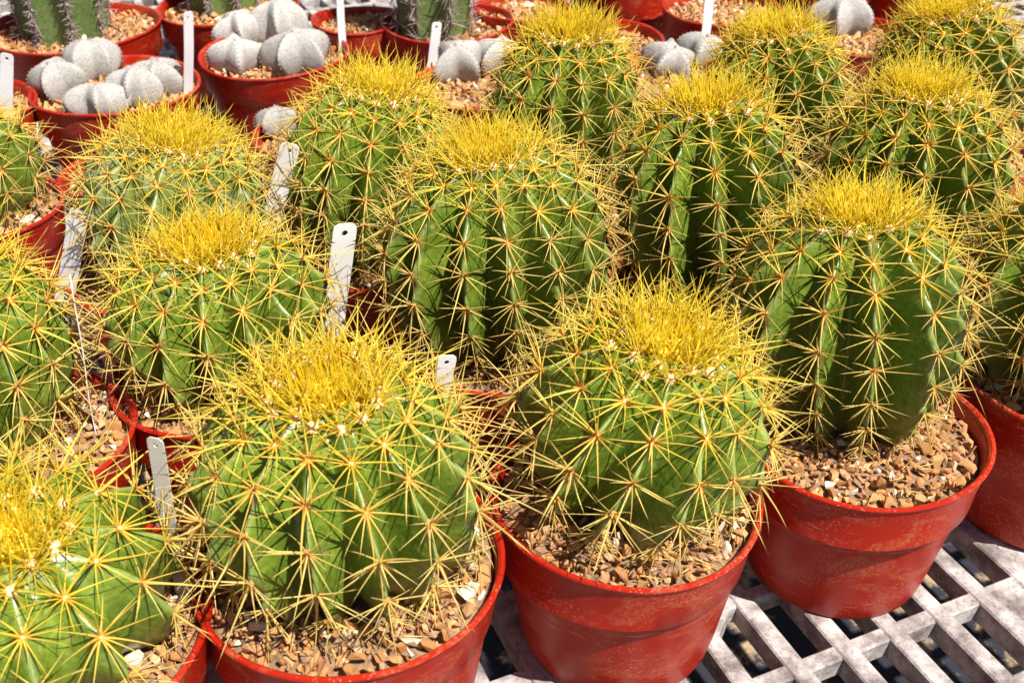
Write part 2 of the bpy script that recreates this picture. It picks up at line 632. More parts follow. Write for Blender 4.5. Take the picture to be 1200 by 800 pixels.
def crown_mesh(seed):
    """yellow spines of the growing point: a packed core and ringed bursts of the youngest areoles"""
    S = SpineMesh(seed)
    r = S.r
    RC = 0.026

    def zz(rr):
        return -0.0055 - 0.011 * (rr / 0.04) ** 3 + 0.004 * min(1, rr / 0.03)
    for i in range(330):
        a = r.uniform(0, 2 * math.pi)
        q = math.sqrt(r.random())
        rr = RC * q
        sp = R_(-4 + 36 * q * q + r.gauss(0, 12))
        a2 = a + r.gauss(0, 0.4)
        d = Vector((math.cos(a2) * math.sin(sp), math.sin(a2) * math.sin(sp), math.cos(sp)))
        ln = (0.009 + 0.016 * q * q) * r.uniform(0.65, 1.35) + (0.016 if r.random() < .12 else 0)
        S.spine((rr * math.cos(a), rr * math.sin(a), zz(rr)), d, ln, 0.00105 * r.uniform(0.8, 1.3),
                (r.gauss(0, .09), r.gauss(0, .09), r.gauss(0, .05)), 3, 3, 0.32)
    for i in range(15):
        a = i * 2.39996 + r.uniform(-.2, .2)
        rr = r.uniform(0.025, 0.036)
        p = Vector((rr * math.cos(a), rr * math.sin(a), zz(rr)))
        k = 0.5 + 0.5 * (rr - 0.025) / 0.011
        nrm = Vector((math.cos(a) * k, math.sin(a) * k, 1)).normalized()
        S.pad(p - nrm * 0.001, 0.0048, 0.0048, 0.0058, 1)
        for k in range(10):
            an = r.uniform(0, 6.283)
            sp = R_(r.uniform(5, 58))
            q1 = nrm.orthogonal().normalized()
            q2 = nrm.cross(q1)
            d = nrm * math.cos(sp) + (q1 * math.cos(an) + q2 * math.sin(an)) * math.sin(sp)
            d += Vector((math.cos(a), math.sin(a), 0)) * 0.12
            d.normalize()
            S.spine(p, d, r.uniform(0.020, 0.046), 0.0009 * r.uniform(.8, 1.25), (-d.x * r.uniform(-.1, .2), -d.y * r.uniform(-.1, .2), r.uniform(-.05, .12)), 3, 4)
    return S.build('crown_spines', [M_CROWN, M_WOOL])


CROWN = [crown_mesh(100 + i) for i in range(5)]


def wool_mesh(seed):
    S = SpineMesh(seed)
    r = S.r
    for i in range(130):
        a = r.uniform(0, 6.283)
        q = math.sqrt(r.random())
        rr = 0.030 * q
        z = -0.0045 * (q ** 2.6) - 0.0048
        s = r.uniform(0.0026, 0.0042)
        S.pad((rr * math.cos(a), rr * math.sin(a), z), s, s, s * 0.9, 0)
    me = S.build('crown_wool', [M_CROWNWOOL])
    return me


M_CROWNWOOL = m_simple('crown_wool', (0.93, 0.58, 0.02), (0.97, 0.74, 0.06), 150, 0.95)
WOOL = [wool_mesh(200 + i) for i in range(3)]


# ------------------------------------------------------------------ barrel cactus body
def barrel_profile(H, R, n=2.08, foot=0.64):
    """list of (radius, z) from crown to foot"""
    zc = 0.49 * H
    at, ab = H - zc, zc / (1 - foot ** n) ** (1 / n)
    pts = []
    N = 90
    for i in range(N + 1):
        th = math.pi / 2 - (math.pi / 2) * 1.72 * i / N
        c, s = math.cos(th), math.sin(th)
        rr = R * max(c, 0.0) ** (2 / n)
        z = zc + (at if s > 0 else ab) * math.copysign(abs(s) ** (2 / n), s)
        if rr < 0.026:
            z -= 0.005 * (1 - (rr / 0.026) ** 2)
        if z < -0.016:
            break
        pts.append((rr, z))
    return pts


def barrel(H, R, ribs, depth, twist, seed, sp=0.029, skin=None):
    """ribbed body and its areole frames"""
    r = random.Random(seed)
    prof = barrel_profile(H, R)
    # resample by arc length
    arc = [0.0]
    for i in range(1, len(prof)):
        arc.append(arc[-1] + math.hypot(prof[i][0] - prof[i - 1][0], prof[i][1] - prof[i - 1][1]))
    tot = arc[-1]
    ar = np.array(arc)
    pr = np.array([p[0] for p in prof])
    pz = np.array([p[1] for p in prof])
    # areole arcs
    sp0 = sp * r.uniform(0.96, 1.04)
    rib_off = [r.uniform(-0.05, 0.05) * 2 * math.pi / ribs for _ in range(ribs)]
    rib_amp = [r.uniform(0.93, 1.05) for _ in range(ribs)]
    starts = [0.029 + r.uniform(0, 0.011) for _ in range(ribs)]
    areoles = []
    for k in range(ribs):
        s = starts[k]
        lst = []
        while s < tot - 0.024:
            lst.append(s)
            s += sp0 * (0.52 + 0.48 * min(1, (s / 0.085))) * r.uniform(0.9, 1.1)
        areoles.append(lst)
    NS, NA = 84, ribs * 18
    S = np.linspace(0, tot, NS)
    rr = np.interp(S, ar, pr)
    zz = np.interp(S, ar, pz)
    A = np.arange(NA) / NA * 2 * math.pi
    ribidx = (np.floor(A / (2 * math.pi) * ribs + 0.5).astype(int)) % ribs
    loc = (A / (2 * math.pi) * ribs + 0.5) % 1.0 - 0.5          # -0.5..0.5 inside each rib
    v, crest, ht = [], [], []
    lob = np.abs(np.sin(loc * math.pi))
    for i in range(NS):
        d = depth * min(1.0, max(0.0, (rr[i] / R - 0.20) / 0.34)) ** 0.8
        if rr[i] > R * 0.95:
            pass
        for j in range(NA):
            k = ribidx[j]
            am = rib_amp[k]
            # swelling of the rib round each areole, pinched between them
            near = min([abs(S[i] - s) for s in areoles[k]] or [1.0])
            bump = math.cos(min(near / (sp0 * 0.5), 1.0) * math.pi) * 0.5
            l = lob[j]
            rad = rr[i] * (am * (1 - d * (l ** 1.04)) + (1 - am) * (l ** 0.5))
            rad += bump * 0.0050 * max(0.0, 1 - l * 1.5) * min(1, d / depth)
            wob = 0.0012 * math.sin(S[i] * 90 + k * 2.1 + A[j] * 3)
            rad = max(0.0, rad + wob * min(1, rr[i] / 0.03))
            # the crest narrows between areoles
            a = A[j] + rib_off[k] * (1 - 2 * abs(loc[j])) + twist * (S[i] / tot)
            v.append((rad * math.cos(a), rad * math.sin(a), zz[i]))
            crest.append(1 - l)
            ht.append(zz[i] / H)
    f = []
    for i in range(NS - 1):
        for j in range(NA):
            j2 = (j + 1) % NA
            f.append((i * NA + j, (i + 1) * NA + j, (i + 1) * NA + j2, i * NA + j2))
    f.append(tuple((NS - 1) * NA + j for j in range(NA - 1, -1, -1)))
    me = mesh('body', v, f, [skin or M_SKIN])
    for nm, dat in (('crest', crest), ('ht', ht)):
        at_ = me.attributes.new(nm, 'FLOAT', 'POINT')
        at_.data.foreach_set('value', dat)
    # frames
    frames = []
    for k in range(ribs):
        for s in areoles[k]:
            r0 = float(np.interp(s, ar, pr))
            z0 = float(np.interp(s, ar, pz))
            e = 0.004
            dr = float(np.interp(s + e, ar, pr) - np.interp(s - e, ar, pr))
            dz = float(np.interp(s + e, ar, pz) - np.interp(s - e, ar, pz))
            a = 2 * math.pi * k / ribs + rib_off[k] + twist * (s / tot)
            er = Vector((math.cos(a), math.sin(a), 0))
            t_down = (er * dr + Vector((0, 0, dz))).normalized()
            n = Vector((er.x * -dz, er.y * -dz, dr)).normalized()
            up = -t_down
            side = up.cross(n)
            p = er * (r0 * rib_amp[k] + 0.0008) + Vector((0, 0, z0))
            frames.append((p, side, up, n, s / tot, s))
    return me, frames


BARRELS = []


def barrel_cactus(name, base, crown, R, ribs, label, seed, depth=0.24, twist=0.0, spin=None, crown_k=1.0, lenk=1.0, sp=0.029, skin=None):
    r = random.Random(seed)
    ax = crown - base
    H = ax.length
    q = Vector((0, 0, 1)).rotation_difference(ax)
    root = bpy.data.objects.new(name, None)
    link(root)
    root.empty_display_size = 0.05
    root.rotation_mode = 'QUATERNION'
    root.location = base
    root.rotation_quaternion = q @ Quaternion((0, 0, 1), spin if spin is not None else r.uniform(0, 6.28))
    tag(root, label, 'cactus', 'golden barrel cacti in red pots')
    me, frames = barrel(H, R, ribs, depth, twist, seed, sp, skin)
    obj('body', me, root)
    ck = crown_k * r.uniform(0.76, 0.90)
    o = obj('crown_spines', CROWN[seed % len(CROWN)], root, Matrix.Translation((0, 0, H)) @ Matrix.Rotation(r.uniform(0, 6), 4, 'Z') @ Matrix.Diagonal((ck, ck, ck, 1)))
    o['kind'] = 'stuff'
    o.color = (0.75 if seed in (300, 306) else r.uniform(0.0, 0.3), 0, 0, 1)
    o = obj('crown_wool', WOOL[seed % 3], root, Matrix.Translation((0, 0, H)) @ Matrix.Rotation(r.uniform(0, 6), 4, 'Z') @ Matrix.Diagonal((ck, ck, ck, 1)))
    for (p, sd, up, n, fr, s) in frames:
        if s < 0.048:
            kind, age = 'young', r.uniform(0.0, 0.14)
        elif fr < 0.66:
            kind, age = 'mid', min(1, max(0.1, (s - 0.044) / 0.085 + r.uniform(-0.1, 0.25)))
        else:
            kind, age = 'old', min(1, 0.75 + r.uniform(0, 0.3))
        sc = lenk * r.uniform(0.88, 1.12) * (1.0 if fr < 0.75 else 0.85)
        B = Matrix((sd, up, n)).transposed().to_4x4()
        B = Matrix.Translation(p) @ B @ Matrix.Rotation(r.uniform(-0.16, 0.16), 4, 'Z') @ Matrix.Diagonal((sc * (1 if r.random() < .5 else -1), sc, sc, 1))
        o = obj('spine_cluster', r.choice(CL[kind]), root, B)
        o.color = (age, r.random(), 0, 1)
    print('BARREL', label[:40], 'H %.3f R %.3f tilt %.0f' % (H, R, math.degrees(ax.angle(Vector((0, 0, 1))))), 'areoles', len(frames))
    return root


# ------------------------------------------------------------------ pots
def pot(pos, D, Hp, label, seed, warp=0.012, slit=None):
    """thin walled tapered nursery pot: wall, floor and an overhanging rim band"""
    r = random.Random(seed)
    rt = D / 2
    rb = rt * 0.765
    n = 72
    w2, ph2, w3, ph3 = warp * r.uniform(.5, 1), r.uniform(0, 6), warp * .4, r.uniform(0, 6)
    band = 0.046 * Hp / 0.15
    slit = slit if slit is not None else r.uniform(0, 6.28)

    def wr(a, z):
        k = (z / Hp) ** 1.5
        return 1 + k * (w2 * math.cos(2 * (a - ph2)) + w3 * math.cos(3 * (a - ph3)))

    def wz(a, z):
        return 0.0028 * (z / Hp) ** 3 * math.cos(2 * (a - ph2) + 1.0)

    def lathe(prof):
        v, f = [], []
        for i, (rr, z, sl) in enumerate(prof):
            for j in range(n):
                a = 2 * math.pi * j / n
                x = rr * wr(a, max(z, 0))
                if sl:
                    x += sl * (0.5 + 0.5 * math.cos(a - slit)) ** 1.4
                v.append((x * math.cos(a), x * math.sin(a), z + wz(a, max(z, 0))))
        for i in range(len(prof) - 1):
            for j in range(n):
                j2 = (j + 1) % n
                f.append((i * n + j, i * n + j2, (i + 1) * n + j2, (i + 1) * n + j))
        return v, f
    root = bpy.data.objects.new('plant_pot', None)
    link(root)
    root.location = pos
    tag(root, label, 'pot', 'red plastic plant pots')
    t = 0.0016

    def rz(z):
        return rb + (rt - 0.0025 - rb) * (z / Hp)
    prof = [(0.0005, 0.004, 0), (rb * .55, 0.004, 0), (rb * .60, 0.0, 0), (rb - 0.006, 0.0, 0), (rb - 0.0015, 0.0012, 0), (rb, 0.005, 0)]
    prof += [(rz(z), z, 0) for z in np.linspace(0.02, Hp - 0.004, 8)]
    prof += [(rz(z) - t, z, 0) for z in np.linspace(Hp - 0.004, 0.012, 8)] + [(0.0005, 0.008, 0)]
    v, f = lathe(prof)
    wall = obj('pot_wall', sharp(mesh('pot_wall', v, f, [M_POT])), root)
    zb = Hp - band
    prof = [(rz(zb) - 0.0005, zb + 0.001, 0), (rz(zb) + 0.0014, zb - 0.0004, 0.0062), (rz(zb) + 0.0022, zb + 0.0012, 0.0064), (rz(zb + band * .5) + 0.0020, zb + band * .5, 0.0012),
            (rt - 0.0004, Hp - 0.0045, 0), (rt + 0.0010, Hp - 0.0030, 0), (rt + 0.0014, Hp - 0.0012, 0), (rt + 0.0006, Hp + 0.0002, 0),
            (rt - 0.0018, Hp + 0.0004, 0), (rt - 0.0036, Hp - 0.0010, 0), (rt - 0.0046, Hp - 0.0060, 0)]
    v, f = lathe(prof)
    obj('rim_band', sharp(mesh('rim_band', v, f, [M_POT])), wall)
    return root


# ------------------------------------------------------------------ gravel
def stone_mesh(seed):
    r = random.Random(seed)
    bm = bmesh.new()
    sx, sy, sz = 1.12, r.uniform(0.5, 0.95), r.uniform(0.36, 0.65)
    for i in range(r.randint(9, 18)):
        d = Vector((r.gauss(0, 1), r.gauss(0, 1), r.gauss(0, 1))).normalized() * r.uniform(0.82, 1.08)
        bm.verts.new((d.x * sx, d.y * sy, d.z * sz))
    bmesh.ops.convex_hull(bm, input=bm.verts)
    loose = [v for v in bm.verts if not v.link_faces]
    bmesh.ops.delete(bm, geom=loose, context='VERTS')
    bmesh.ops.recalc_face_normals(bm, faces=bm.faces)
    me = bpy.data.meshes.new('stone')
    bm.to_mesh(me)
    bm.free()
    me.materials.append(M_STONE)
    me.shade_flat()
    return me


STONES = [stone_mesh(i) for i in range(18)]
STONE_NP = []
for m_ in STONES:
    vv = np.array([v.co[:] for v in m_.vertices])
    ff = [tuple(p.vertices) for p in m_.polygons]
    STONE_NP.append((vv, ff))


def merged_stones(name, items):
    V, Fs, b = [], [], 0
    for (idx, M) in items:
        vv, ff = STONE_NP[idx]
        A = np.array(M)
        V.append(vv @ A[:3, :3].T + A[:3, 3])
        Fs += [tuple(i + b for i in p) for p in ff]
        b += len(vv)
    return mesh(name, np.concatenate(V).tolist(), Fs, [M_STONE], False)


def gravel(pos, rad, zsurf, label, seed, hole=None, hole_r=0.05, detailed=True, size=1.0, mound=0.004):
    size *= 1.14
    """gravel of one pot: grit bed, a loose under layer and the top stones"""
    r = random.Random(seed)
    hx, hy = hole or (0, 0)

    def zs(x, y):
        return 0.0018 * math.sin(x * 70 + seed) * math.sin(y * 60 + seed * 2) + mound * max(0, 1 - math.hypot(x - hx, y - hy) / rad)
    # grit bed
    n, m = 40, 10
    v = [(0, 0, zs(0, 0) - 0.004)]
    for i in range(1, m + 1):
        for j in range(n):
            a = 2 * math.pi * j / n
            q = rad * i / m
            x, y = q * math.cos(a), q * math.sin(a)
            v.append((x, y, zs(x, y) - 0.004 + r.uniform(-.0012, .0012)))
    f = [(0, 1 + j, 1 + (j + 1) % n) for j in range(n)]
    for i in range(m - 1):
        for j in range(n):
            j2 = (j + 1) % n
            f.append((1 + i * n + j, 1 + (i + 1) * n + j, 1 + (i + 1) * n + j2, 1 + i * n + j2))
    bed = mesh('grit', v, f, [M_SOIL])

    def place(x, y, s, z):
        M = Matrix.Translation((x, y, z)) @ Quaternion((r.gauss(0, 1), r.gauss(0, 1), r.gauss(0, 1), r.gauss(0, 1))).normalized().to_matrix().to_4x4()
        return M @ Matrix.Diagonal((s, s, s, 1))
    under, top = [], []
    A = math.pi * rad * rad
    for i in range(int(A / (0.0072 * size) ** 2)):
        q = (rad - 0.004) * math.sqrt(r.random())
        a = r.uniform(0, 6.283)
        x, y = q * math.cos(a), q * math.sin(a)
        if math.hypot(x - hx, y - hy) < hole_r - 0.012:
            continue
        under.append((r.randrange(18), place(x, y, size * r.uniform(0.003, 0.0052), zs(x, y) - 0.0015)))
    cells = []
    tries = 0
    lim = 285
    while tries < 9000 and len(top) < lim:
        tries += 1
        q = (rad - 0.0045) * math.sqrt(r.random())
        a = r.uniform(0, 6.283)
        x, y = q * math.cos(a), q * math.sin(a)
        if math.hypot(x - hx, y - hy) < hole_r:
            continue
        s = size * (r.uniform(0.0030, 0.0056) if r.random() < .72 else r.uniform(0.0056, 0.0088))
        if any((x - cx) ** 2 + (y - cy) ** 2 < (0.82 * (s + cs)) ** 2 for cx, cy, cs in cells):
            continue
        cells.append((x, y, s))
        top.append((r.randrange(18), place(x, y, s, zs(x, y) + 0.0026)))
    if detailed:
        root = bpy.data.objects.new('gravel', None)
        link(root)
        root.location = (pos[0], pos[1], pos[2] + zsurf)
        tag(root, label, 'gravel', 'gravel filling the pots')
        obj('grit', bed, root)
        o = obj('loose_chips', merged_stones('loose_chips', under), root)
        o['kind'] = 'stuff'
        for (idx, M) in top:
            obj('stone', STONES[idx], root, M)
        S = SpineMesh(seed)
        for i in range(46):
            q, a = rad * 0.93 * math.sqrt(r.random()), r.uniform(0, 6.283)
            x, y = q * math.cos(a), q * math.sin(a)
            an = r.uniform(0, 6.283)
            S.spine((x, y, zs(x, y) + r.uniform(0.004, 0.008)), (math.cos(an), math.sin(an), r.uniform(-.2, .1)), r.uniform(.012, .03), .0006, (0, 0, 0), 3, 2)
        o = obj('fallen_spines', S.build('fallen_spines', [M_SPINE]), root)
        o['kind'] = 'stuff'
    else:
        root = obj('gravel', merged_stones('gravel', under + top))
        root.location = (pos[0], pos[1], pos[2] + zsurf)
        tag(root, label, 'gravel', 'gravel filling the pots', kind='stuff')
        obj('grit', bed, root)
    return root


# ------------------------------------------------------------------ potted golden barrels
#  key: pot centre px at rim, pot diameter, crown px, (fore/aft lean m), body radius, ribs, base offset (x, y), detailed gravel
PH = 0.15
PLANTS = [
    dict(k='A', sp=.034, lenk=1.08, pot=(409, 650), D=.220, crown=(383, 452), lean=0.0, R=.094, ribs=14, off=(0.0, 0.008), det=1, depth=.22, twist=.15,
         who='broad barrel with an orange yellow crown, widest cactus of all', pw='dusty red pot overlapped by the widest cactus, its rim against a neighbour'),
    dict(k='B', sp=.033, pot=(733, 572), D=.208, crown=(783, 398), lean=-.01, R=.089, ribs=13, off=(0.0, .012), det=1, depth=.22, twist=-.55,
         who='leaning barrel whose ribs slant, tilted to one side over its red pot', pw='scratched red pot with a sandy smear below its rim'),
    dict(k='C', pot=(1008, 497), D=.205, crown=(1010, 245), lean=.01, R=.091, ribs=12, off=(-.005, .035), det=1, depth=.27, twist=.05,
         who='tall barrel set to the back of a red pot speckled with water spots', pw='red pot speckled with dried water spots, gravel showing wide in front of the cactus'),
    dict(k='M', pot=(1262, 436), D=.205, crown=(1290, 235), lean=0, R=.09, ribs=13, off=(0, .01), det=1, depth=.25, twist=0,
         who='barrel beyond the speckled pot at the end of the front row', pw='red pot with a hazy wall standing past the speckled pot at the row end'),
    dict(k='N', sp=.042, lenk=1.12, pot=(44, 738), D=.222, crown=(0, 628), lean=-.02, R=.098, ribs=12, off=(-.008, .0), det=1, depth=.16, twist=.1,
         who='dark green barrel with widely spaced spine stars beside a grey weathered tag', pw='red pot with sandy gravel and a weathered tag stuck in its edge'),
    dict(k='O', sp=.036, lenk=1.1, pot=(4, 512), D=.205, crown=(-76, 306), lean=0, R=.09, ribs=13, off=(-.043, .01), det=1, depth=.2, twist=0,
         who='barrel in the pot that holds a thin tag seen edge on', pw='red pot with a thin edge on tag pushed into pale sandy gravel'),
    dict(k='E', sp=.032, pot=(268, 430), D=.205, crown=(243, 285), lean=0, R=.089, ribs=14, off=(0, .008), det=1, depth=.22, twist=.1,
         who='barrel with an orange yellow crown beside the bright hole punched tag', pw='red pot behind the broadest cactus, mostly in shade'),
    dict(k='D', pot=(602, 388), D=.205, crown=(572, 174), lean=0, R=.101, ribs=14, off=(-.01, .01), det=1, depth=.24, twist=.06,
         who='large green barrel standing amid the others behind the leaning one', pw='red pot hidden among the cacti behind the leaning one'),
    dict(k='F', pot=(195, 308), D=.200, crown=(208, 158), lean=0, R=.091, ribs=15, off=(.008, .0), det=1, depth=.17, twist=0,
         who='pale glossy barrel with whitish scuffed ribs in front of the grey bishop caps', pw='red pot under the pale glossy cactus'),
    dict(k='P', pot=(-38, 242), D=.205, crown=(-72, 128), lean=0, R=.09, ribs=13, off=(-.008, .0), det=0, depth=.2, twist=0,
         who='barrel in a red pot with a split rim at the bench edge', pw='red pot with a narrow tag standing in its tan gravel'),
    dict(k='G', pot=(425, 285), D=.200, crown=(446, 97), lean=0, R=.088, ribs=14, off=(0, .0), det=0, depth=.22, twist=.05,
         who='barrel with a tall yellow crown next to two grouped grey bishop caps', pw='red pot in deep shade behind the white hole punched tag'),
    dict(k='I', pot=(838, 342), D=.200, crown=(828, 114), lean=0, R=.083, ribs=11, off=(0, .01), det=0, depth=.30, twist=.06,
         who='barrel with few deeply cut shiny ribs behind the leaning one', pw='red pot under the deeply ribbed cactus'),
    dict(k='K', pot=(1050, 300), D=.200, crown=(1084, 100), lean=0, R=.089, ribs=13, off=(0, .0), det=0, depth=.24, twist=0,
         who='barrel with a broad bristling crown straight behind the water spotted pot', pw='red pot hidden behind the tall cactus of the speckled pot'),
    dict(k='H', pot=(660, 222), D=.195, crown=(668, 32), lean=0, R=.084, ribs=13, off=(0, .0), det=0, depth=.24, twist=0,
         who='barrel beside the paired pale bishop caps, its flared crown above dark green ribs', pw='red pot under the flared crown cactus, in shade'),
    dict(k='J', pot=(912, 203), D=.195, crown=(907, 30), lean=0, R=.082, ribs=13, off=(0, .0), det=0, depth=.24, twist=0,
         who='barrel right next to the tall grey tag and two dusty bishop caps', pw='red pot in shade beneath the golden cactus by the tall grey tag'),
    dict(k='L', pot=(1118, 178), D=.195, crown=(1108, 8), lean=0, R=.084, ribs=13, off=(0, .0), det=0, depth=.24, twist=0,
         who='barrel standing beside the lone pinkish bishop cap', pw='red pot of the golden cactus beside the lone pinkish bishop cap'),
]
SURF = PH - 0.011
POTPOS = {}
for i, P in enumerate(PLANTS):
    c = at_z(*P['pot'], PH)
    pp = Vector((c.x, c.y, 0.0006))
    POTPOS[P['k']] = pp
    r = random.Random(i * 7 + 1)
    pot(pp, P['D'], PH, P['pw'], 40 + i, slit=R_(215) + r.uniform(-.3, .3))
    base = Vector((c.x + P['off'][0], c.y + P['off'][1], SURF))
    crown = at_y(*P['crown'], base.y + P['lean'])
    barrel_cactus('barrel_cactus', base, crown, P['R'] * 1.035, P['ribs'] + 1, 'golden spined ' + P['who'], 300 + i, P['depth'] + .12, P['twist'], sp=P.get('sp', .029) * .95, lenk=P.get('lenk', 1.0) * r.uniform(.86, 1.0), skin=M_SKINPALE if P['k'] == 'F' else None)
    gravel(pp, P['D'] / 2 - 0.0075, SURF, 'tan gravel chips in the ' + P['pw'], 500 + i, hole=P['off'], hole_r=P['R'] * 0.60, detailed=bool(P['det']),
           mound=0.004)


# ------------------------------------------------------------------ bishop cap cacti
def astro(pos, R, H, ribs, label, seed, tilt=(0, 0)):
    r = random.Random(seed)
    R *= 1.12
    H *= 0.9
    NS, NA = 26, ribs * 14
    v, crest, ht = [], [], []
    for i in range(NS):
        th = math.pi / 2 - (math.pi / 2) * 1.6 * i / (NS - 1)
        rr = R * max(0, math.cos(th)) ** 0.85
        z = 0.52 * H + 0.5 * H * math.sin(th) * (1.0 if th > 0 else 1.15)
        if rr < R * 0.25:
            z -= H * 0.05 * (1 - rr / (R * .25))
        for j in range(NA):
            a = 2 * math.pi * j / NA
            l = abs(math.sin(ribs * a / 2))
            d = 0.46 * min(1, rr / (R * 0.5))
            rad = rr * 1.12 * (1 - d * l ** 0.92)
            rad *= 1 + 0.05 * math.sin(3 * a + seed) * math.sin(th * 2 + seed * 1.7) + 0.03 * math.sin(a * 2 - seed)
            v.append((rad * math.cos(a), rad * math.sin(a), z + 0.03 * H * math.sin(2 * a + seed)))
            crest.append(1 - l)
            ht.append(0.3 + z / H)
    f = [(i * NA + j, (i + 1) * NA + j, (i + 1) * NA + (j + 1) % NA, i * NA + (j + 1) % NA) for i in range(NS - 1) for j in range(NA)]
    me = mesh('bishop_cap_cactus', v, f, [M_ASTRO])
    for nm, dat in (('crest', crest), ('ht', ht)):
        at_ = me.attributes.new(nm, 'FLOAT', 'POINT')
        at_.data.foreach_set('value', dat)
    o = obj('bishop_cap_cactus', me)
    o.location = pos
    o.rotation_euler = (r.uniform(-.25, .25), r.uniform(-.25, .25), r.uniform(0, 6.28))
    # withered flower remains at the tip
    S = SpineMesh(seed)
    for k in range(10):
        S.spine((r.uniform(-.002, .002), r.uniform(-.002, .002), 0), (r.gauss(0, .5), r.gauss(0, .5), 1), r.uniform(.003, .007), .0007, (0, 0, 0))
    obj('tip_tuft', S.build('tip_tuft', [M_COLSPINE]), o, Matrix.Translation((0, 0, H * 0.965)))
    S = SpineMesh(seed + 5)
    for k in range(ribs):
        for i in range(2, NS - 6, 2):
            S.pad(Vector(v[i * NA + k * 14]) * 1.0, .0010, .0010, .0012, 0)
    ar = obj('areoles', S.build('areoles', [M_ASTROAREOLE]), o)
    ar['kind'] = 'stuff'
    tag(o, label, 'cactus', 'grey bishop cap cacti')
    return o


def far_pot(px, py, D, label, seed, stones=True, glabel=None, h=PH, hole_r=0.0, hole=None):
    c = at_z(px, py, h)
    pp = Vector((c.x, c.y, 0.0006))
    pot(pp, D, h, label, seed)
    gravel(pp, D / 2 - 0.0075, h - 0.016, glabel or ('tan gravel chips in the ' + label), seed + 50, hole=hole, hole_r=hole_r, detailed=False, size=1.25 if D > .15 else 1.0)
    return pp


GZ = PH - 0.016
p1 = far_pot(135, 100, .236, 'wide red pot crowded with five grey bishop caps', 801)
for n, (px, py, R, H, rb, lb) in enumerate((
        (78, 112, .036, .062, 4, 'round grey bishop cap at the rim side of the five headed pot'),
        (112, 92, .036, .066, 5, 'tallest pale bishop cap of the five headed pot'),
        (118, 136, .038, .052, 5, 'low spreading bishop cap sunk lowest in the five headed pot'),
        (160, 122, .037, .060, 5, 'bishop cap amid the five headed pot, hidden by yellow spines'),
        (185, 108, .034, .056, 5, 'bishop cap by the upright white tag in the five headed pot'))):
    q = at_z(px, py, GZ)
    astro((q.x, q.y, GZ - .004), R, H, rb, lb, 820 + n)
p2 = far_pot(322, 62, .226, 'red pot of four grey bishop caps with gravel in front', 802)
for n, (px, py, R, H, rb, lb) in enumerate((
        (278, 82, .036, .060, 4, 'pale four ribbed bishop cap in front of the greenish one'),
        (285, 52, .036, .060, 5, 'partly hidden bishop cap behind the pale four ribbed one'),
        (332, 50, .042, .076, 5, 'greenish grey bishop cap, the tallest in the pot of four'),
        (352, 84, .046, .072, 5, 'wide bishop cap fading behind the yellow spines in the pot of four'))):
    q = at_z(px, py, GZ)
    astro((q.x, q.y, GZ - .004), R, H, rb, lb, 840 + n)
p3 = far_pot(352, 158, .125, 'small red pot tucked between the pale glossy cactus and the bishop caps', 803, h=.135)
q = at_z(326, 158, .12)
astro((q.x, q.y, .117), .026, .044, 5, 'little grey bishop cap with wrinkled ribs in a small shaded pot', 860)
p4 = far_pot(128, 204, .122, 'small red pot below the five headed bishop cap pot', 804, h=.13)
p5 = far_pot(552, 100, .19, 'red pot holding a pair of whitish bishop caps', 805)
for n, (px, py, R, H, rb, lb) in enumerate(((540, 92, .038, .064, 4, 'whitish bishop cap with a sunlit face, one of a pair'),
                                            (582, 84, .036, .060, 5, 'whitish bishop cap in the pair, touched by yellow spines'))):
    q = at_z(px, py, GZ)
    astro((q.x, q.y, GZ - .004), R, H, rb, lb, 870 + n)
p6 = far_pot(800, 92, .19, 'red pot of two dusty bishop caps between golden crowns', 806)
for n, (px, py, R, H, rb, lb) in enumerate(((778, 86, .036, .056, 5, 'dusty bishop cap by the tipped red rim'),
                                            (818, 76, .034, .056, 4, 'dusty bishop cap at the foot of the tall grey tag'))):
    q = at_z(px, py, GZ)
    astro((q.x, q.y, GZ - .004), R, H, rb, lb, 880 + n)
p7 = far_pot(1228, 82, .2, 'red pot of a single pink grey bishop cap', 807)
q = at_z(1205, 92, GZ)
astro((q.x, q.y, GZ - .004), .046, .075, 5, 'pinkish grey bishop cap standing alone in its red pot', 890)
p8 = far_pot(998, 40, .2, 'red pot of a grey bishop cap between golden crowns and column cacti', 808)
q = at_z(985, 40, GZ)
astro((q.x, q.y, GZ - .004), .046, .070, 5, 'grey bishop cap next to the olive column cacti', 893)
p9 = far_pot(-48, 122, .2, 'red pot at the bench edge with an upright white tag', 809)


# ------------------------------------------------------------------ columnar cacti
def col_cluster(seed, k):
    S = SpineMesh(seed)
    r = S.r
    for i in range(9):
        ph = r.uniform(0, 6.283)
        e = R_(r.uniform(8, 35))
        d = Vector((math.sin(ph) * math.cos(e), math.cos(ph) * math.cos(e), math.sin(e)))
        S.spine((0, 0, 0), d, r.uniform(0.010, 0.020) * k, 0.0010, (0, 0, 0), 3, 3)
    for i in range(2):
        S.spine((0, 0, 0), (r.gauss(0, .4), r.gauss(0, .4), 1), r.uniform(0.014, 0.024) * k, 0.001, (0, 0, 0), 3, 3)
    S.pad((0, 0, -.001), .0026, .003, .002)
    return S.build('spine_cluster', [M_COLSPINE, M_COLSPINE])


CCL = {1.0: [col_cluster(900 + i, 1.0) for i in range(6)], 2.0: [col_cluster(930 + i, 2.2) for i in range(6)]}


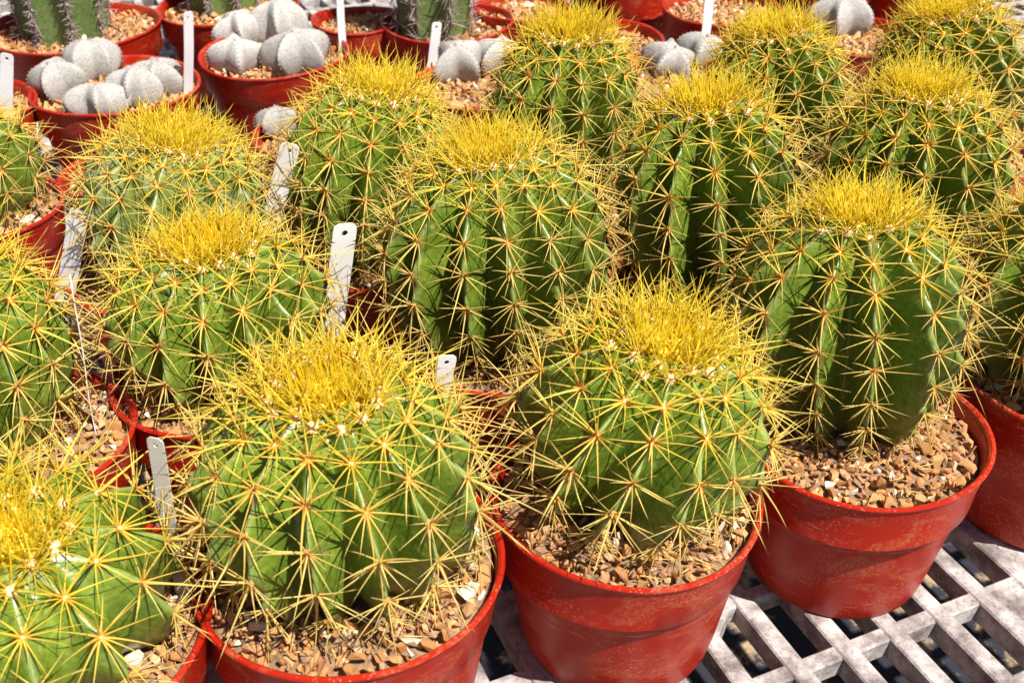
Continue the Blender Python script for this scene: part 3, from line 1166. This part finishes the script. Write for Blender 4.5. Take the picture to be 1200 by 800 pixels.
def column(pos, R, H, ribs, label, seed, k=1.0, step=0.013, lean=(0, 0)):
    r = random.Random(seed)
    NS, NA = 60, ribs * 14
    v, crest, ht = [], [], []

    def prof(z):
        t = z / H
        return R * (0.86 + 0.14 * min(1, t * 3)) * (1 - max(0, (t - .86) / .14) ** 2.2 * 0.96)
    for i in range(NS):
        z = H * (1 - (1 - i / (NS - 1)) ** 1.3) if False else H * i / (NS - 1)
        rr = prof(z)
        for j in range(NA):
            a = 2 * math.pi * j / NA
            l = abs(math.sin(ribs * a / 2))
            rad = rr * (1 - 0.24 * l ** 1.3)
            v.append((rad * math.cos(a), rad * math.sin(a), z))
            crest.append(1 - l)
            ht.append(0.2 + z / H * 3)
    f = [(i * NA + j, i * NA + (j + 1) % NA, (i + 1) * NA + (j + 1) % NA, (i + 1) * NA + j) for i in range(NS - 1) for j in range(NA)]
    f.append(tuple((NS - 1) * NA + j for j in range(NA)))
    me = mesh('stem', v, f, [M_COLUMN])
    for nm, dat in (('crest', crest), ('ht', ht)):
        at_ = me.attributes.new(nm, 'FLOAT', 'POINT')
        at_.data.foreach_set('value', dat)
    root = bpy.data.objects.new('column_cactus', None)
    link(root)
    root.location = pos
    root.rotation_euler = (lean[0], lean[1], r.uniform(0, 6))
    tag(root, label, 'cactus', 'ribbed column cacti')
    obj('stem', me, root)
    for kk in range(ribs):
        a = 2 * math.pi * kk / ribs
        er = Vector((math.cos(a), math.sin(a), 0))
        z = 0.008 + r.uniform(0, step)
        while z < H * 0.97:
            p = er * (prof(z) + 0.0006) + Vector((0, 0, z))
            B = Matrix((Vector((0, 0, 1)).cross(er), Vector((0, 0, 1)), er)).transposed().to_4x4()
            s = r.uniform(.85, 1.15)
            obj('spine_cluster', r.choice(CCL[k]), root, Matrix.Translation(p) @ B @ Matrix.Rotation(r.uniform(0, 6.28), 4, 'Z') @ Matrix.Diagonal((s, s, s, 1)))
            z += step * r.uniform(.9, 1.1)
    return root


for n, (px, py, D, R, H, rb, k, st, bx, by, lb, pl) in enumerate((
        (88, 30, .272, .076, .42, 8, 1.0, .0125, 80, 42, 'thick olive column cactus with dense pinkish bristle rows behind the five headed pot', 'large red pot of the thick olive column cactus'),
        (268, 6, .240, .070, .40, 8, 1.0, .0135, 264, 10, 'olive column cactus behind the pot of four bishop caps', 'red pot of the column cactus behind the four bishop caps'),
        (524, 24, .22, .066, .40, 7, 2.0, .024, 510, 40, 'column cactus with long crossing spines behind the paired bishop caps', 'red pot of the long spined column cactus'),
        (845, 8, .20, .050, .32, 7, 2.0, .026, 830, -14, 'slim column cactus with pale spines behind the tall grey tag', 'red pot behind the tall grey tag, wall turned to the sun'),
        (728, -22, .20, .050, .32, 7, 2.0, .026, 726, -16, 'slim column cactus standing behind the flared golden crown', 'red pot of the slim column cactus behind the flared crown'),
        (955, -26, .22, .060, .36, 8, 1.0, .0135, 960, -24, 'olive column cactus beside the bishop cap and golden crowns', 'red pot of the column cactus beside the bishop cap and golden crowns'),
        (1080, -32, .22, .056, .36, 8, 1.0, .0135, 1086, -32, 'olive column cactus beside the pinkish bishop cap', 'red pot of the column cactus by the pinkish bishop cap'))):
    pp = far_pot(px, py, D, pl, 810 + n)
    q = at_z(bx, by, GZ)
    column((q.x, q.y, GZ - .01), R, H, rb, lb, 950 + n, k, st)
pw = far_pot(716, 44, .17, 'red pot with a bright rim edge between two golden crowns', 815)
pw = far_pot(612, 8, .17, 'red pot of loose gravel behind the flared crown cactus', 817)
pw = far_pot(418, 22, .15, 'red pot in shade behind the crown beside a tall white tag', 816)


# ------------------------------------------------------------------ plant tags
def tag_mesh(w, l, bend, m, seed):
    r = random.Random(seed)
    n = 16
    hr = w * 0.13
    cy = l - w * 0.42
    sq0, sq1 = l - w * 0.84, l
    outer, inner = [], []
    cut = w * 0.16
    for k in range(n):
        a = 2 * math.pi * (k + 0.5) / n
        c, s = math.cos(a), math.sin(a)
        h = w / 2
        q = h / max(abs(c), abs(s) * (h / (w * .42)))
        x, y = q * c, cy + q * s
        if y > l - cut and abs(x) > h - cut:
            d = (abs(x) - (h - cut)) + (y - (l - cut)) - cut
            if d > 0:
                x -= math.copysign(d / 2, x)
                y -= d / 2
        outer.append((x, y))
        inner.append((hr * c, cy + hr * s))
    T = 0.00045

    def pt(x, y, z):
        return (x, y, z + bend * (y / l) ** 2 + 0.0005 * math.sin(y * 60 + seed))
    v, f = [], []
    for z in (T, -T):
        v += [pt(x, y, z) for x, y in outer] + [pt(x, y, z) for x, y in inner]
    o = 2 * n
    for k in range(n):
        k2 = (k + 1) % n
        f.append((k, k2, n + k2, n + k))
        f.append((o + k, o + n + k, o + n + k2, o + k2))
        f.append((n + k, n + k2, o + n + k2, o + n + k))
        f.append((k, o + k, o + k2, k2))
    # the blade below, to a point
    rows = 9
    ys = [sq0 + 0.0002 - (sq0 - 0.012) * i / rows for i in range(rows + 1)] + [0.0]
    b = len(v)
    for i, y in enumerate(ys):
        ww = w / 2 if y > 0.011 else w * 0.08
        for z in (T, -T):
            v += [pt(-ww, y, z), pt(ww, y, z)]
    for i in range(len(ys) - 1):
        a, c = b + i * 4, b + (i + 1) * 4
        f += [(a, c, c + 1, a + 1), (a + 2, a + 3, c + 3, c + 2), (a, a + 2, c + 2, c), (a + 1, c + 1, c + 3, a + 3)]
    return mesh('plant_tag', v, f, [m], False)


def plant_tag(top, base, zb, yaw, w, label, seed, m=None, dy=0.0, bend=0.0):
    """yaw turns the face: 0 faces the camera side (-Y)"""
    b = at_z(*base, zb)
    t = at_y(*top, b.y + dy)
    ax = t - b
    b2 = b - ax.normalized() * 0.022
    l = (t - b2).length
    Y = ax.normalized()
    n = Vector((math.sin(yaw), -math.cos(yaw), 0))
    X = Y.cross(n).normalized()
    Z = X.cross(Y)
    M = Matrix((X, Y, Z)).transposed().to_4x4()
    M.translation = b2
    o = obj('plant_tag', tag_mesh(w, l, bend, m or M_TAG, seed))
    o.matrix_basis = M
    tag(o, label, 'tag', 'white plastic plant tags')
    print('TAG', label[:30], 'len %.3f z %.2f-%.2f' % (l, b.z, t.z))
    return o


for a in (
        ((8, 63), (7, 152), .132, 0.1, .0165, 'blank white tag standing in the pot at the bench edge'),
        ((221, 14), (221, 112), .132, 1.05, .018, 'narrow white tag upright in the five headed bishop cap pot'),
        ((341, 168), (303, 318), .14, 0.2, .0190, 'slanting white tag with faded print beside the pale glossy cactus'),
        ((405, 262), (389, 392), .14, 0.5, .0225, 'bright white tag with a punched hole beside the second crowned cactus'),
        ((94, 246), (74, 358), .13, -0.25, .020, 'tilted grey white tag leaning in the gap between two pots'),
        ((525, 416), (506, 500), .14, 0.35, .016, 'white tag whose tip peeks over the spines behind the broad barrel'),
        ((398, -6), (402, 62), .13, 1.0, .017, 'tall white tag in the shaded pot behind the yellow crown'),
        ((512, 26), (506, 84), .13, 0.6, .017, 'small lilac white tag before the long spined column cactus'),
        ((832, -10), (826, 52), .13, 0.5, .018, 'tall grey tag standing by two dusty bishop caps')):
    plant_tag(*a[:4], a[4], a[5], 1000 + len(a[5]))
plant_tag((80, 326), (110, 497), SURF, 1.98, .020, 'thin tag seen edge on in pale sandy gravel', 1101, bend=.002)
plant_tag((44, 146), (43, 238), GZ, 1.85, .016, 'narrow tag in the split rim pot', 1102)
plant_tag((170, 524), (216, 700), SURF, -0.35, .0125, 'weathered translucent grey tag stuck at the rim of the wide star spined cactus', 1103, M_TAGOLD, bend=-.01)
